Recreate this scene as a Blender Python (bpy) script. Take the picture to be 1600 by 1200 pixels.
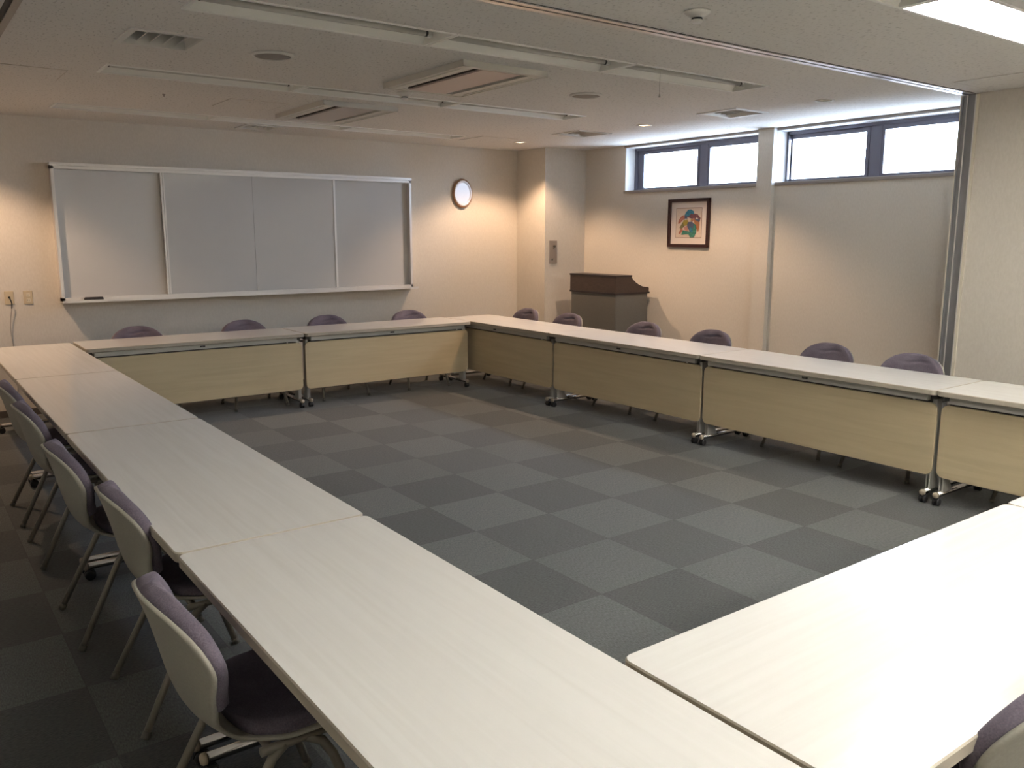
import bpy, bmesh, math, random
from mathutils import Vector, Matrix

for o in list(bpy.data.objects):
    bpy.data.objects.remove(o)
S = bpy.context.scene
C = S.collection
PI = math.pi
random.seed(4)

# ------------------------------------------------------------------ camera
cam_d = bpy.data.cameras.new('camera')
cam = bpy.data.objects.new('camera', cam_d)
C.objects.link(cam)
cam_d.sensor_fit = 'HORIZONTAL'
cam_d.sensor_width = 36.0
cam_d.lens = 1317.935 / 1600 * 36
cam_d.clip_start = 0.02
cam_d.clip_end = 200
YAW, PITCH, ROLL = 0.6347, -0.1761, 0.0006
fw = Vector((math.sin(YAW) * math.cos(PITCH), math.cos(YAW) * math.cos(PITCH), math.sin(PITCH)))
rt = Vector((math.cos(YAW), -math.sin(YAW), 0))
up = rt.cross(fw)
rt2 = rt * math.cos(ROLL) + up * math.sin(ROLL)
up2 = -rt * math.sin(ROLL) + up * math.cos(ROLL)
M = Matrix((rt2, up2, -fw)).transposed().to_4x4()
M.translation = Vector((-1.1843, -2.4154, 1.6042))
cam.matrix_world = M
S.camera = cam

# ------------------------------------------------------------------ world / exposure
S.view_settings.view_transform = 'Standard'
S.view_settings.look = 'None'
S.view_settings.exposure = 1.45
S.view_settings.gamma = 1.0
S.view_settings.use_curve_mapping = False
W = bpy.data.worlds.new('overcast_sky')
S.world = W
W.use_nodes = True
bg = W.node_tree.nodes['Background']
bg.inputs[0].default_value = (0.67, 0.79, 1.0, 1)
bg.inputs[1].default_value = 12.0

FLUO = 26.0       # emission of a lit fluorescent tube
DOWN = 37.0       # watts of a warm downlight
WARM = (1.0, 0.67, 0.43)


def light_obj(name, kind, loc, energy, color, **kw):
    d = bpy.data.lights.new(name, kind)
    d.energy = energy
    d.color = color
    for k, v in kw.items():
        setattr(d, k, v)
    o = bpy.data.objects.new(name, d)
    o.location = loc
    C.objects.link(o)
    return o


# daylight portals in the two clerestory windows (they only guide sampling of the sky)
for nm, yc, w in (('window_portal', 3.92, 1.88), ('window_portal', 1.87, 1.9)):
    p = light_obj(nm, 'AREA', (6.09, yc, 2.34), 1.0, (1, 1, 1), shape='RECTANGLE', size=0.52, size_y=w)
    p.rotation_euler = (0, PI / 2, 0)
    p.data.cycles.is_portal = True

# ------------------------------------------------------------------ materials


def new_mat(name):
    m = bpy.data.materials.new(name)
    m.use_nodes = True
    nt = m.node_tree
    b = nt.nodes['Principled BSDF']
    return m, nt, b


def plain(name, col, rough=0.5, metal=0.0, spec=0.5):
    m, nt, b = new_mat(name)
    b.inputs['Base Color'].default_value = (*col, 1)
    b.inputs['Roughness'].default_value = rough
    b.inputs['Metallic'].default_value = metal
    b.inputs['Specular IOR Level'].default_value = spec
    return m


def noise_mat(name, c1, c2, scale, rough=0.6, bump=0.0, stretch=(1, 1, 1), detail=3, lo=0.35, hi=0.65, spec=0.5,
              metal=0.0, bscale=None):
    m, nt, b = new_mat(name)
    N, L = nt.nodes, nt.links
    tc = N.new('ShaderNodeTexCoord')
    mp = N.new('ShaderNodeMapping')
    mp.inputs['Scale'].default_value = stretch
    nz = N.new('ShaderNodeTexNoise')
    nz.inputs['Scale'].default_value = scale
    nz.inputs['Detail'].default_value = detail
    rp = N.new('ShaderNodeValToRGB')
    rp.color_ramp.elements[0].position = lo
    rp.color_ramp.elements[1].position = hi
    rp.color_ramp.elements[0].color = (*c1, 1)
    rp.color_ramp.elements[1].color = (*c2, 1)
    L.new(tc.outputs['Object'], mp.inputs['Vector'])
    L.new(mp.outputs[0], nz.inputs['Vector'])
    L.new(nz.outputs[0], rp.inputs[0])
    L.new(rp.outputs[0], b.inputs['Base Color'])
    b.inputs['Roughness'].default_value = rough
    b.inputs['Specular IOR Level'].default_value = spec
    b.inputs['Metallic'].default_value = metal
    if bump:
        bp = N.new('ShaderNodeBump')
        bp.inputs['Strength'].default_value = bump
        bp.inputs['Distance'].default_value = 0.002
        src = nz
        if bscale:
            src = N.new('ShaderNodeTexNoise')
            src.inputs['Scale'].default_value = bscale
            L.new(mp.outputs[0], src.inputs['Vector'])
        L.new(src.outputs[0], bp.inputs['Height'])
        L.new(bp.outputs[0], b.inputs['Normal'])
    return m


def emit(name, col, strength):
    m, nt, b = new_mat(name)
    b.inputs['Base Color'].default_value = (*col, 1)
    b.inputs['Emission Color'].default_value = (*col, 1)
    b.inputs['Emission Strength'].default_value = strength
    return m


MAT = {}
MAT['wall'] = noise_mat('cream_wallpaper', (0.66, 0.61, 0.535), (0.70, 0.65, 0.575), 90, 0.85, 0.25, (1, 1, 0.4), spec=0.2)
MAT['ceil'] = noise_mat('mineral_fibre_ceiling', (0.44, 0.42, 0.39), (0.77, 0.745, 0.71), 80, 0.95, 0.3, (1, 0.45, 1),
                        detail=4, lo=0.27, hi=0.43, spec=0.1)
MAT['white'] = plain('white_painted_reveal', (0.82, 0.82, 0.82), 0.5)
MAT['trim'] = plain('taupe_trim', (0.32, 0.28, 0.25), 0.5)
MAT['cream_trim'] = plain('cream_trim', (0.74, 0.68, 0.56), 0.5)
MAT['anod'] = plain('anodised_window_frame', (0.16, 0.155, 0.19), 0.4, 0.3)
MAT['alu'] = plain('brushed_aluminium', (0.72, 0.71, 0.70), 0.32, 1.0)
MAT['alu_soft'] = plain('satin_aluminium', (0.74, 0.72, 0.70), 0.38, 0.6)
MAT['chrome'] = plain('chrome', (0.50, 0.49, 0.48), 0.16, 1.0)
MAT['dark'] = plain('dark_gap', (0.012, 0.012, 0.014), 0.7)
MAT['blackplastic'] = plain('black_plastic', (0.018, 0.018, 0.02), 0.45)
MAT['base'] = plain('dark_vinyl_baseboard', (0.10, 0.085, 0.075), 0.6)
MAT['fixture'] = plain('white_enamel_fixture', (0.88, 0.87, 0.83), 0.45)
MAT['reflector'] = plain('white_enamel_reflector', (0.86, 0.85, 0.80), 0.35)
MAT['tube_off'] = plain('fluorescent_tube_glass', (0.60, 0.58, 0.54), 0.25)
MAT['tube_on'] = emit('lit_fluorescent_tube', (1.0, 0.97, 0.92), FLUO)
MAT['panel_ac'] = plain('air_conditioner_plastic', (0.66, 0.635, 0.58), 0.45)
MAT['grille'] = plain('air_conditioner_centre_panel', (0.52, 0.47, 0.44), 0.5)
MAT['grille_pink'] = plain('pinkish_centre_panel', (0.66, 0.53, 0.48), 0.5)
MAT['vent'] = plain('vent_metal', (0.72, 0.70, 0.66), 0.45)
MAT['speaker'] = noise_mat('speaker_mesh', (0.24, 0.21, 0.19), (0.33, 0.30, 0.27), 900, 0.6)
MAT['steel'] = plain('beige_grey_painted_steel', (0.47, 0.46, 0.42), 0.42)
MAT['steel_dark'] = plain('dark_bracket_steel', (0.07, 0.065, 0.06), 0.5)
MAT['cap'] = plain('beige_end_cap', (0.42, 0.36, 0.28), 0.45)
MAT['plastic_shell'] = noise_mat('grey_beige_shell_plastic', (0.33, 0.315, 0.265), (0.36, 0.345, 0.29), 160, 0.5, 0.1)
MAT['foot_cap'] = plain('dull_grey_foot_cap', (0.13, 0.12, 0.10), 0.6)
MAT['leg'] = plain('grey_beige_leg_tube', (0.22, 0.20, 0.165), 0.4, 0.2)
MAT['board'] = plain('whiteboard_enamel', (0.55, 0.545, 0.535), 0.11, 0.0, 0.5)
MAT['eraser'] = plain('dark_felt_eraser', (0.03, 0.028, 0.03), 0.8)
MAT['clock_rim'] = noise_mat('walnut_clock_rim', (0.24, 0.13, 0.07), (0.34, 0.19, 0.10), 30, 0.4, 0, (1, 1, 6))
MAT['clock_face'] = plain('clock_dial', (0.60, 0.575, 0.55), 0.4)
MAT['silver'] = plain('silver_bezel', (0.80, 0.78, 0.80), 0.3, 0.5)
MAT['frame'] = noise_mat('dark_mahogany_frame', (0.030, 0.010, 0.010), (0.055, 0.018, 0.015), 25, 0.35, 0, (1, 1, 5))
MAT['mat'] = plain('cream_mount', (0.74, 0.66, 0.60), 0.8)
MAT['paper'] = noise_mat('print_paper', (0.64, 0.52, 0.43), (0.69, 0.57, 0.47), 60, 0.8)
MAT['lectern_grey'] = noise_mat('grey_laminate', (0.115, 0.113, 0.102), (0.130, 0.128, 0.116), 120, 0.5)
MAT['lectern_wood'] = noise_mat('dark_walnut_laminate', (0.040, 0.026, 0.022), (0.058, 0.038, 0.032), 14, 0.45, 0, (8, 1, 8))
MAT['lectern_trim'] = plain('black_lectern_edging', (0.018, 0.013, 0.016), 0.4)
MAT['plate'] = plain('taupe_metal_plate', (0.33, 0.29, 0.26), 0.45, 0.3)
MAT['outlet'] = plain('beige_outlet_plate', (0.60, 0.50, 0.34), 0.45)
MAT['outlet_hi'] = plain('ivory_outlet_insert', (0.70, 0.62, 0.48), 0.4)
MAT['cable'] = plain('grey_cable', (0.36, 0.32, 0.28), 0.5)
MAT['hatchm'] = plain('ceiling_hatch_panel', (0.56, 0.52, 0.47), 0.8)
MAT['down_in'] = emit('lit_warm_lamp', (1.0, 0.80, 0.58), 14.0)
MAT['bulb_off'] = plain('unlit_frosted_bulb', (0.80, 0.76, 0.70), 0.4)
MAT['ring'] = plain('white_downlight_ring', (0.80, 0.78, 0.75), 0.3)
MAT['cup'] = plain('downlight_mirror_cup', (0.85, 0.80, 0.74), 0.25, 0.8)
MAT['rooftile'] = plain('pale_roof_tile', (0.10, 0.085, 0.08), 0.8)


def glass_mat():
    m, nt, b = new_mat('thin_window_glass')
    N, L = nt.nodes, nt.links
    out = N['Material Output']
    t = N.new('ShaderNodeBsdfTransparent')
    t.inputs[0].default_value = (0.95, 0.97, 0.97, 1)
    g = N.new('ShaderNodeBsdfGlossy')
    g.inputs['Roughness'].default_value = 0.03
    mx = N.new('ShaderNodeMixShader')
    fr = N.new('ShaderNodeFresnel')
    fr.inputs[0].default_value = 1.3
    L.new(fr.outputs[0], mx.inputs[0])
    L.new(t.outputs[0], mx.inputs[1])
    L.new(g.outputs[0], mx.inputs[2])
    L.new(mx.outputs[0], out.inputs[0])
    return m


MAT['glass'] = glass_mat()


def wood_mat(name, c1, c2, c3, axis, rough, fine=1.0, spec=0.5):
    """laminate with fine grain lines running along the object's local axis"""
    m, nt, b = new_mat(name)
    N, L = nt.nodes, nt.links
    tc = N.new('ShaderNodeTexCoord')
    oi = N.new('ShaderNodeObjectInfo')
    ad = N.new('ShaderNodeVectorMath')
    ad.operation = 'ADD'
    sc = N.new('ShaderNodeVectorMath')
    sc.operation = 'SCALE'
    sc.inputs['Scale'].default_value = 7.0
    L.new(oi.outputs['Random'], sc.inputs[0])
    L.new(tc.outputs['Object'], ad.inputs[0])
    L.new(sc.outputs[0], ad.inputs[1])
    mp = N.new('ShaderNodeMapping')
    s = [46.0 * fine, 46.0 * fine, 46.0 * fine]
    s[axis] = 1.6
    mp.inputs['Scale'].default_value = s
    L.new(ad.outputs[0], mp.inputs['Vector'])
    n1 = N.new('ShaderNodeTexNoise')
    n1.inputs['Scale'].default_value = 1.0
    n1.inputs['Detail'].default_value = 6
    n1.inputs['Distortion'].default_value = 0.6
    L.new(mp.outputs[0], n1.inputs['Vector'])
    mp2 = N.new('ShaderNodeMapping')
    s2 = [5.0, 5.0, 5.0]
    s2[axis] = 0.8
    mp2.inputs['Scale'].default_value = s2
    L.new(ad.outputs[0], mp2.inputs['Vector'])
    n2 = N.new('ShaderNodeTexNoise')
    n2.inputs['Scale'].default_value = 1.0
    n2.inputs['Detail'].default_value = 3
    L.new(mp2.outputs[0], n2.inputs['Vector'])
    r1 = N.new('ShaderNodeValToRGB')
    e = r1.color_ramp.elements
    e[0].position, e[1].position = 0.30, 0.62
    e[0].color, e[1].color = (*c1, 1), (*c2, 1)
    L.new(n1.outputs[0], r1.inputs[0])
    r2 = N.new('ShaderNodeValToRGB')
    e = r2.color_ramp.elements
    e[0].position, e[1].position = 0.35, 0.65
    e[0].color, e[1].color = (0, 0, 0, 1), (0.55, 0.55, 0.55, 1)
    L.new(n2.outputs[0], r2.inputs[0])
    mx = N.new('ShaderNodeMix')
    mx.data_type = 'RGBA'
    L.new(r2.outputs[0], mx.inputs[0])
    L.new(r1.outputs[0], mx.inputs[6])
    mx.inputs[7].default_value = (*c3, 1)
    L.new(mx.outputs[2], b.inputs['Base Color'])
    b.inputs['Roughness'].default_value = rough
    b.inputs['Specular IOR Level'].default_value = spec
    return m


MAT['top'] = wood_mat('ash_laminate_top', (0.765, 0.75, 0.71), (0.82, 0.81, 0.775), (0.805, 0.785, 0.75), 0, 0.17, spec=0.5)
MAT['edge'] = plain('beige_edge_band', (0.42, 0.38, 0.31), 0.45)
MAT['modesty'] = wood_mat('maple_laminate_panel', (0.51, 0.42, 0.265), (0.58, 0.485, 0.315), (0.55, 0.445, 0.285), 0, 0.42, 0.6)


def fabric_mat(name, c1, c2):
    m, nt, b = new_mat(name)
    N, L = nt.nodes, nt.links
    tc = N.new('ShaderNodeTexCoord')
    n1 = N.new('ShaderNodeTexNoise')
    n1.inputs['Scale'].default_value = 260
    n1.inputs['Detail'].default_value = 2
    n2 = N.new('ShaderNodeTexNoise')
    n2.inputs['Scale'].default_value = 9
    n2.inputs['Detail'].default_value = 3
    L.new(tc.outputs['Object'], n1.inputs['Vector'])
    L.new(tc.outputs['Object'], n2.inputs['Vector'])
    ma = N.new('ShaderNodeMath')
    ma.operation = 'ADD'
    L.new(n1.outputs[0], ma.inputs[0])
    L.new(n2.outputs[0], ma.inputs[1])
    rp = N.new('ShaderNodeValToRGB')
    e = rp.color_ramp.elements
    e[0].position, e[1].position = 0.38, 0.64
    e[0].color, e[1].color = (*c1, 1), (*c2, 1)
    hf = N.new('ShaderNodeMath')
    hf.operation = 'MULTIPLY'
    hf.inputs[1].default_value = 0.5
    L.new(ma.outputs[0], hf.inputs[0])
    L.new(hf.outputs[0], rp.inputs[0])
    L.new(rp.outputs[0], b.inputs['Base Color'])
    b.inputs['Roughness'].default_value = 0.9
    b.inputs['Specular IOR Level'].default_value = 0.2
    b.inputs['Sheen Weight'].default_value = 0.2
    b.inputs['Sheen Tint'].default_value = (0.75, 0.66, 0.80, 1)
    bp = N.new('ShaderNodeBump')
    bp.inputs['Strength'].default_value = 0.35
    bp.inputs['Distance'].default_value = 0.001
    L.new(n1.outputs[0], bp.inputs['Height'])
    L.new(bp.outputs[0], b.inputs['Normal'])
    return m


MAT['fabric'] = fabric_mat('mauve_grey_upholstery', (0.102, 0.087, 0.112), (0.176, 0.151, 0.186))


def carpet_mat():
    m, nt, b = new_mat('checkered_carpet_tiles')
    N, L = nt.nodes, nt.links
    T = 0.5075
    X0, Y0 = 1.779, 0.2345
    geo = N.new('ShaderNodeNewGeometry')
    sx = N.new('ShaderNodeSeparateXYZ')
    L.new(geo.outputs['Position'], sx.inputs[0])

    def math_n(op, a, bv=None):
        n = N.new('ShaderNodeMath')
        n.operation = op
        if hasattr(a, 'links') or hasattr(a, 'is_output'):
            L.new(a, n.inputs[0])
        else:
            n.inputs[0].default_value = a
        if bv is not None:
            if hasattr(bv, 'is_output'):
                L.new(bv, n.inputs[1])
            else:
                n.inputs[1].default_value = bv
        return n.outputs[0]
    u = math_n('DIVIDE', math_n('SUBTRACT', sx.outputs[0], X0), T)
    v = math_n('DIVIDE', math_n('SUBTRACT', sx.outputs[1], Y0), T)
    fu = math_n('FLOOR', u)
    fv = math_n('FLOOR', v)
    par = math_n('PINGPONG', math_n('ADD', fu, fv), 1.0)        # 0 / 1 checker
    cmb = N.new('ShaderNodeCombineXYZ')
    L.new(fu, cmb.inputs[0])
    L.new(fv, cmb.inputs[1])
    wn = N.new('ShaderNodeTexWhiteNoise')
    wn.noise_dimensions = '3D'
    L.new(cmb.outputs[0], wn.inputs['Vector'])
    fl = N.new('ShaderNodeTexNoise')                           # pile, streaked
    fl.inputs['Scale'].default_value = 1.0
    fl.inputs['Detail'].default_value = 3
    mpa = N.new('ShaderNodeMapping')
    mpa.inputs['Scale'].default_value = (60, 210, 1)
    L.new(geo.outputs['Position'], mpa.inputs['Vector'])
    L.new(mpa.outputs[0], fl.inputs['Vector'])
    fl2 = N.new('ShaderNodeTexNoise')
    fl2.inputs['Scale'].default_value = 1.0
    fl2.inputs['Detail'].default_value = 3
    mpb = N.new('ShaderNodeMapping')
    mpb.inputs['Scale'].default_value = (210, 60, 1)
    L.new(geo.outputs['Position'], mpb.inputs['Vector'])
    L.new(mpb.outputs[0], fl2.inputs['Vector'])
    mf = N.new('ShaderNodeMix')
    mf.data_type = 'FLOAT'
    L.new(par, mf.inputs[0])
    L.new(fl.outputs[0], mf.inputs[2])
    L.new(fl2.outputs[0], mf.inputs[3])
    # tile base value
    val = N.new('ShaderNodeMix')
    val.data_type = 'RGBA'
    L.new(par, val.inputs[0])
    val.inputs[6].default_value = (0.088, 0.092, 0.091, 1)
    val.inputs[7].default_value = (0.122, 0.129, 0.126, 1)
    hs = N.new('ShaderNodeHueSaturation')
    L.new(val.outputs[2], hs.inputs['Color'])
    br = math_n('ADD', math_n('MULTIPLY', wn.outputs['Value'], 0.16), 0.92)
    br2 = math_n('ADD', math_n('MULTIPLY', mf.outputs[0], 1.5), 0.25)
    L.new(math_n('MULTIPLY', br, br2), hs.inputs['Value'])
    # seams
    du = math_n('ABSOLUTE', math_n('SUBTRACT', math_n('FRACT', u), 0.5))
    dv = math_n('ABSOLUTE', math_n('SUBTRACT', math_n('FRACT', v), 0.5))
    seam = math_n('GREATER_THAN', math_n('MAXIMUM', du, dv), 0.496)
    sm = N.new('ShaderNodeMix')
    sm.data_type = 'RGBA'
    L.new(math_n('MULTIPLY', seam, 0.45), sm.inputs[0])
    L.new(hs.outputs[0], sm.inputs[6])
    sm.inputs[7].default_value = (0.05, 0.05, 0.05, 1)
    L.new(sm.outputs[2], b.inputs['Base Color'])
    b.inputs['Roughness'].default_value = 0.95
    b.inputs['Specular IOR Level'].default_value = 0.12
    b.inputs['Sheen Weight'].default_value = 0.15
    bp = N.new('ShaderNodeBump')
    bp.inputs['Strength'].default_value = 0.4
    bp.inputs['Distance'].default_value = 0.003
    L.new(mf.outputs[0], bp.inputs['Height'])
    L.new(bp.outputs[0], b.inputs['Normal'])
    return m


MAT['carpet'] = carpet_mat()

# ------------------------------------------------------------------ mesh helpers


class MB:
    """collects shapes, then links them as ONE mesh object"""

    def __init__(self):
        self.v, self.f, self.m, self.s = [], [], [], []

    def add(self, verts, faces, mi=0, smooth=False):
        b = len(self.v)
        self.v += [tuple(x) for x in verts]
        for f in faces:
            self.f.append([b + i for i in f])
            self.m.append(mi)
            self.s.append(smooth)

    def box(self, x0, x1, y0, y1, z0, z1, mi=0):
        v = [(x, y, z) for z in (z0, z1) for y in (y0, y1) for x in (x0, x1)]
        f = [(0, 2, 3, 1), (4, 5, 7, 6), (0, 1, 5, 4), (2, 6, 7, 3), (0, 4, 6, 2), (1, 3, 7, 5)]
        self.add(v, f, mi)

    def prism(self, pts, z0, z1, mi=0, bev=0.0, plane='xy', mi_side=None, smooth_side=True):
        """outline (ccw) extruded from z0 to z1 with an optional small chamfer on both ends"""
        n = len(pts)

        def P(a, b, c):
            return (a, b, c) if plane == 'xy' else ((a, c, b) if plane == 'xz' else (c, a, b))
        cx = sum(p[0] for p in pts) / n
        cy = sum(p[1] for p in pts) / n

        def inset(d):
            out = []
            for i in range(n):
                p0, p1, p2 = Vector(pts[i - 1]), Vector(pts[i]), Vector(pts[(i + 1) % n])
                a = (p1 - p0)
                c = (p2 - p1)
                na = Vector((-a.y, a.x)).normalized() if a.length else Vector((0, 0))
                nc = Vector((-c.y, c.x)).normalized() if c.length else Vector((0, 0))
                nn = na + nc
                nn = nn / max(nn.length_squared * 0.5, 1e-6) if nn.length else nn
                out.append(p1 + nn * d)
            return out
        levels = [(z0, 0), (z1, 0)] if bev <= 0 else [(z0, bev), (z0 + bev, 0), (z1 - bev, 0), (z1, bev)]
        vs = []
        for z, d in levels:
            q = inset(d) if d else pts
            vs += [P(p[0], p[1], z) for p in q]
        ms = mi if mi_side is None else mi_side
        k = len(levels)
        flip = plane == 'xz'
        caps = [list(range(n))[::-1], [(k - 1) * n + i for i in range(n)]]
        sides = []
        for l in range(k - 1):
            for i in range(n):
                j = (i + 1) % n
                sides.append([l * n + i, l * n + j, (l + 1) * n + j, (l + 1) * n + i])
        if flip:
            caps = [c[::-1] for c in caps]
            sides = [c[::-1] for c in sides]
        b = len(self.v)
        self.v += vs
        for c in caps:
            self.f.append([b + i for i in c])
            self.m.append(mi)
            self.s.append(False)
        for c in sides:
            self.f.append([b + i for i in c])
            self.m.append(ms)
            self.s.append(False)

    def tube(self, pts, r, n=10, mi=0, closed=False, ends=True, ry=None):
        pts = [Vector(p) for p in pts]
        k = len(pts)
        rings = []
        prev = None
        for i, p in enumerate(pts):
            if i == 0:
                t = pts[1] - p
            elif i == k - 1:
                t = p - pts[i - 1]
            else:
                t = (pts[i + 1] - p).normalized() + (p - pts[i - 1]).normalized()
            t.normalize()
            if prev is None:
                a = Vector((0, 0, 1)) if abs(t.z) < 0.9 else Vector((1, 0, 0))
                u = t.cross(a).normalized()
            else:
                u = (prev - t * prev.dot(t)).normalized()
            prev = u
            w = t.cross(u)
            rr = r[i] if isinstance(r, (list, tuple)) else r
            r2 = rr if ry is None else ry
            rings.append([p + u * math.cos(2 * PI * a / n) * rr + w * math.sin(2 * PI * a / n) * r2 for a in range(n)])
        vs = [q for ring in rings for q in ring]
        fs = []
        for i in range(k - 1):
            for a in range(n):
                c = (a + 1) % n
                fs.append([i * n + a, i * n + c, (i + 1) * n + c, (i + 1) * n + a])
        self.add(vs, fs, mi, True)
        if ends:
            self.add(rings[0], [list(range(n))[::-1]], mi)
            self.add(rings[-1], [list(range(n))], mi)

    def lathe(self, prof, center, axis='z', n=28, mi=0, sx=1.0, sy=1.0, smooth=True, cap0=True, cap1=True):
        """profile [(r, h)] turned about an axis through center; sx/sy make it elliptic"""
        cx, cy, cz = center
        vs = []
        for r, h in prof:
            for a in range(n):
                x, y = math.cos(2 * PI * a / n) * r * sx, math.sin(2 * PI * a / n) * r * sy
                if axis == 'z':
                    vs.append((cx + x, cy + y, cz + h))
                elif axis == 'y':
                    vs.append((cx + x, cy - h, cz + y))      # h grows towards -y
                else:
                    vs.append((cx + h, cy + x, cz + y))
        fs = []
        k = len(prof)
        for i in range(k - 1):
            for a in range(n):
                c = (a + 1) % n
                fs.append([i * n + a, i * n + c, (i + 1) * n + c, (i + 1) * n + a])
        self.add(vs, fs, mi, smooth)
        b = len(self.v) - len(vs)
        for flag, idx in ((cap0, 0), (cap1, k - 1)):
            if flag and prof[idx][0] > 1e-5:
                ring = [b + idx * n + a for a in range(n)]
                self.f.append(ring[::-1] if idx == 0 else ring)
                self.m.append(mi)
                self.s.append(False)

    def build(self, name, mats, parent=None, loc=None, autosmooth=True):
        me = bpy.data.meshes.new(name)
        me.from_pydata(self.v, [], self.f)
        if not isinstance(mats, (list, tuple)):
            mats = [mats]
        for m in mats:
            me.materials.append(m)
        me.polygons.foreach_set('material_index', self.m)
        me.polygons.foreach_set('use_smooth', self.s)
        bm = bmesh.new()
        bm.from_mesh(me)
        bmesh.ops.remove_doubles(bm, verts=bm.verts, dist=1e-6)
        bmesh.ops.recalc_face_normals(bm, faces=bm.faces)
        bm.to_mesh(me)
        bm.free()
        me.update()
        o = bpy.data.objects.new(name, me)
        C.objects.link(o)
        if parent is not None:
            o.parent = parent
        if loc is not None:
            o.location = loc
        return o


def rrect(x0, x1, y0, y1, r, n=6):
    pts = []
    for cx, cy, a0 in ((x1 - r, y0 + r, -PI / 2), (x1 - r, y1 - r, 0), (x0 + r, y1 - r, PI / 2), (x0 + r, y0 + r, PI)):
        for i in range(n + 1):
            a = a0 + PI / 2 * i / n
            pts.append((cx + r * math.cos(a), cy + r * math.sin(a)))
    return pts


def tag(o, label=None, cat=None, group=None, kind=None):
    if label:
        o['label'] = label
    if cat:
        o['category'] = cat
    if group:
        o['group'] = group
    if kind:
        o['kind'] = kind
    return o


def thing(name, label, cat, loc=(0, 0, 0), rotz=0.0, group=None):
    o = bpy.data.objects.new(name, None)
    o.empty_display_size = 0.1
    C.objects.link(o)
    o.location = loc
    o.rotation_euler = (0, 0, rotz)
    return tag(o, label, cat, group)


CH = {}


def remember(root):
    """children of a thing and of its parts, so copies need no search"""
    CH.clear()
    for o in C.objects:
        if o.parent:
            CH.setdefault(o.parent.name, []).append(o)


def dup(root, loc, rotz, label, group=None):
    r = root.copy()
    C.objects.link(r)
    r.location = loc
    r.rotation_euler = (0, 0, rotz)
    r['label'] = label
    if group:
        r['group'] = group
    for ch in CH.get(root.name, []):
        c = ch.copy()
        C.objects.link(c)
        c.parent = r
        for g in CH.get(ch.name, []):
            d = g.copy()
            C.objects.link(d)
            d.parent = c
    return r


def struct(mb, name, mats, cat=None, label=None):
    o = mb.build(name, mats)
    o['kind'] = 'structure'
    if cat:
        o['category'] = cat
    if label:
        o['label'] = label
    return o


# ------------------------------------------------------------------ room shell
CZ = 2.60          # ceiling
XL, XR = -2.02, 5.80
YB, YF = 6.12, -5.2
TOPZ = 2.95

mb = MB()
mb.box(XL - 0.15, 6.1, YF - 0.15, YB + 0.15, -0.12, 0.0)
struct(mb, 'floor', MAT['carpet'], 'floor', 'grey checkered carpet tile floor')

mb = MB()
mb.box(XL - 0.15, 6.1, YB, YB + 0.15, 0, TOPZ)
struct(mb, 'wall_back', MAT['wall'], 'wall', 'cream papered wall behind the whiteboard')
mb = MB()
mb.box(XL - 0.15, XL, YF, YB, 0, TOPZ)
struct(mb, 'wall_left', MAT['wall'], 'wall', 'cream papered wall on the left')
mb = MB()
mb.box(XL - 0.15, 6.1, YF - 0.15, YF, 0, TOPZ)
struct(mb, 'wall_front', MAT['wall'], 'wall', 'cream papered wall behind the camera')

# window wall with two clerestory openings
W1 = (2.96, 4.868)
W2 = (0.94, 2.80)
WZ0, WZ1 = 2.092, 2.578
XO = 6.10
mb = MB()
mb.box(XR, XO, 0.0, YB, 0, WZ0)
mb.box(XR, XO, 0.0, YB, WZ1, TOPZ)
mb.box(XR, XO, W1[1], YB, WZ0, WZ1)
mb.box(XR, XO, W2[1], W1[0], WZ0, WZ1)
mb.box(XR, XO, 0.0, W2[0], WZ0, WZ1)
struct(mb, 'wall_right', MAT['wall'], 'wall', 'cream papered wall with the high windows')

mb = MB()
mb.box(5.744, XR, 2.80, 2.978, 0, CZ)
struct(mb, 'wall_right_pilaster', MAT['wall'], 'wall', 'narrow cream pilaster between the two high windows')
mb = MB()
mb.box(5.172, XR, 5.56, YB, 0, CZ)
struct(mb, 'wall_corner_pillar', MAT['wall'], 'wall', 'square cream pillar in the far right corner')
mb = MB()
mb.box(5.25, 6.1, YF, 0.69, 0, TOPZ)
mb.box(5.31, 6.1, 0.69, 0.795, 0, TOPZ)
struct(mb, 'wall_partition', MAT['wall'], 'wall', 'cream wall standing forward at the right edge')

# white linings of the window recesses
for nm, (a, b) in (('trim_1', W1), ('trim_2', W2)):
    mb = MB()
    y_in = b - 0.006
    mb.box(XR + 0.002, 6.0, b - 0.005, b, WZ0, WZ1)
    mb.box(XR + 0.002, 6.0, a, a + 0.005, WZ0, WZ1)
    mb.box(XR + 0.002, 6.0, a, b, WZ1 - 0.005, WZ1)
    mb.box(XR + 0.002, 6.0, a, b, WZ0, WZ0 + 0.004)
    struct(mb, nm, MAT['white'], 'trim', 'white lining of the window recess')
mb = MB()
mb.box(5.7455, XR, 2.7965, 2.80, 2.066, CZ - 0.001)
struct(mb, 'trim_3', MAT['white'], 'trim', 'white lining on the side of the pilaster')
for nm, (a, b) in (('trim_4', (W1[0] + 0.018, W1[1] + 0.012)), ('trim_5', (W2[0], W2[1] - 0.004))):
    mb = MB()
    mb.box(XR - 0.012, XR, a, b, WZ1 - 0.002, CZ)
    struct(mb, nm, MAT['trim'], 'trim', 'taupe head strip above the high window')
for nm, (a, b) in (('trim_6', (W1[0] + 0.018, W1[1] + 0.012)), ('trim_7', (W2[0], W2[1] - 0.004))):
    mb = MB()
    mb.box(XR - 0.014, XR + 0.02, a, b, WZ0 - 0.026, WZ0 + 0.001)
    struct(mb, nm, MAT['trim'], 'trim', 'taupe sill strip under the high window')


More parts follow.
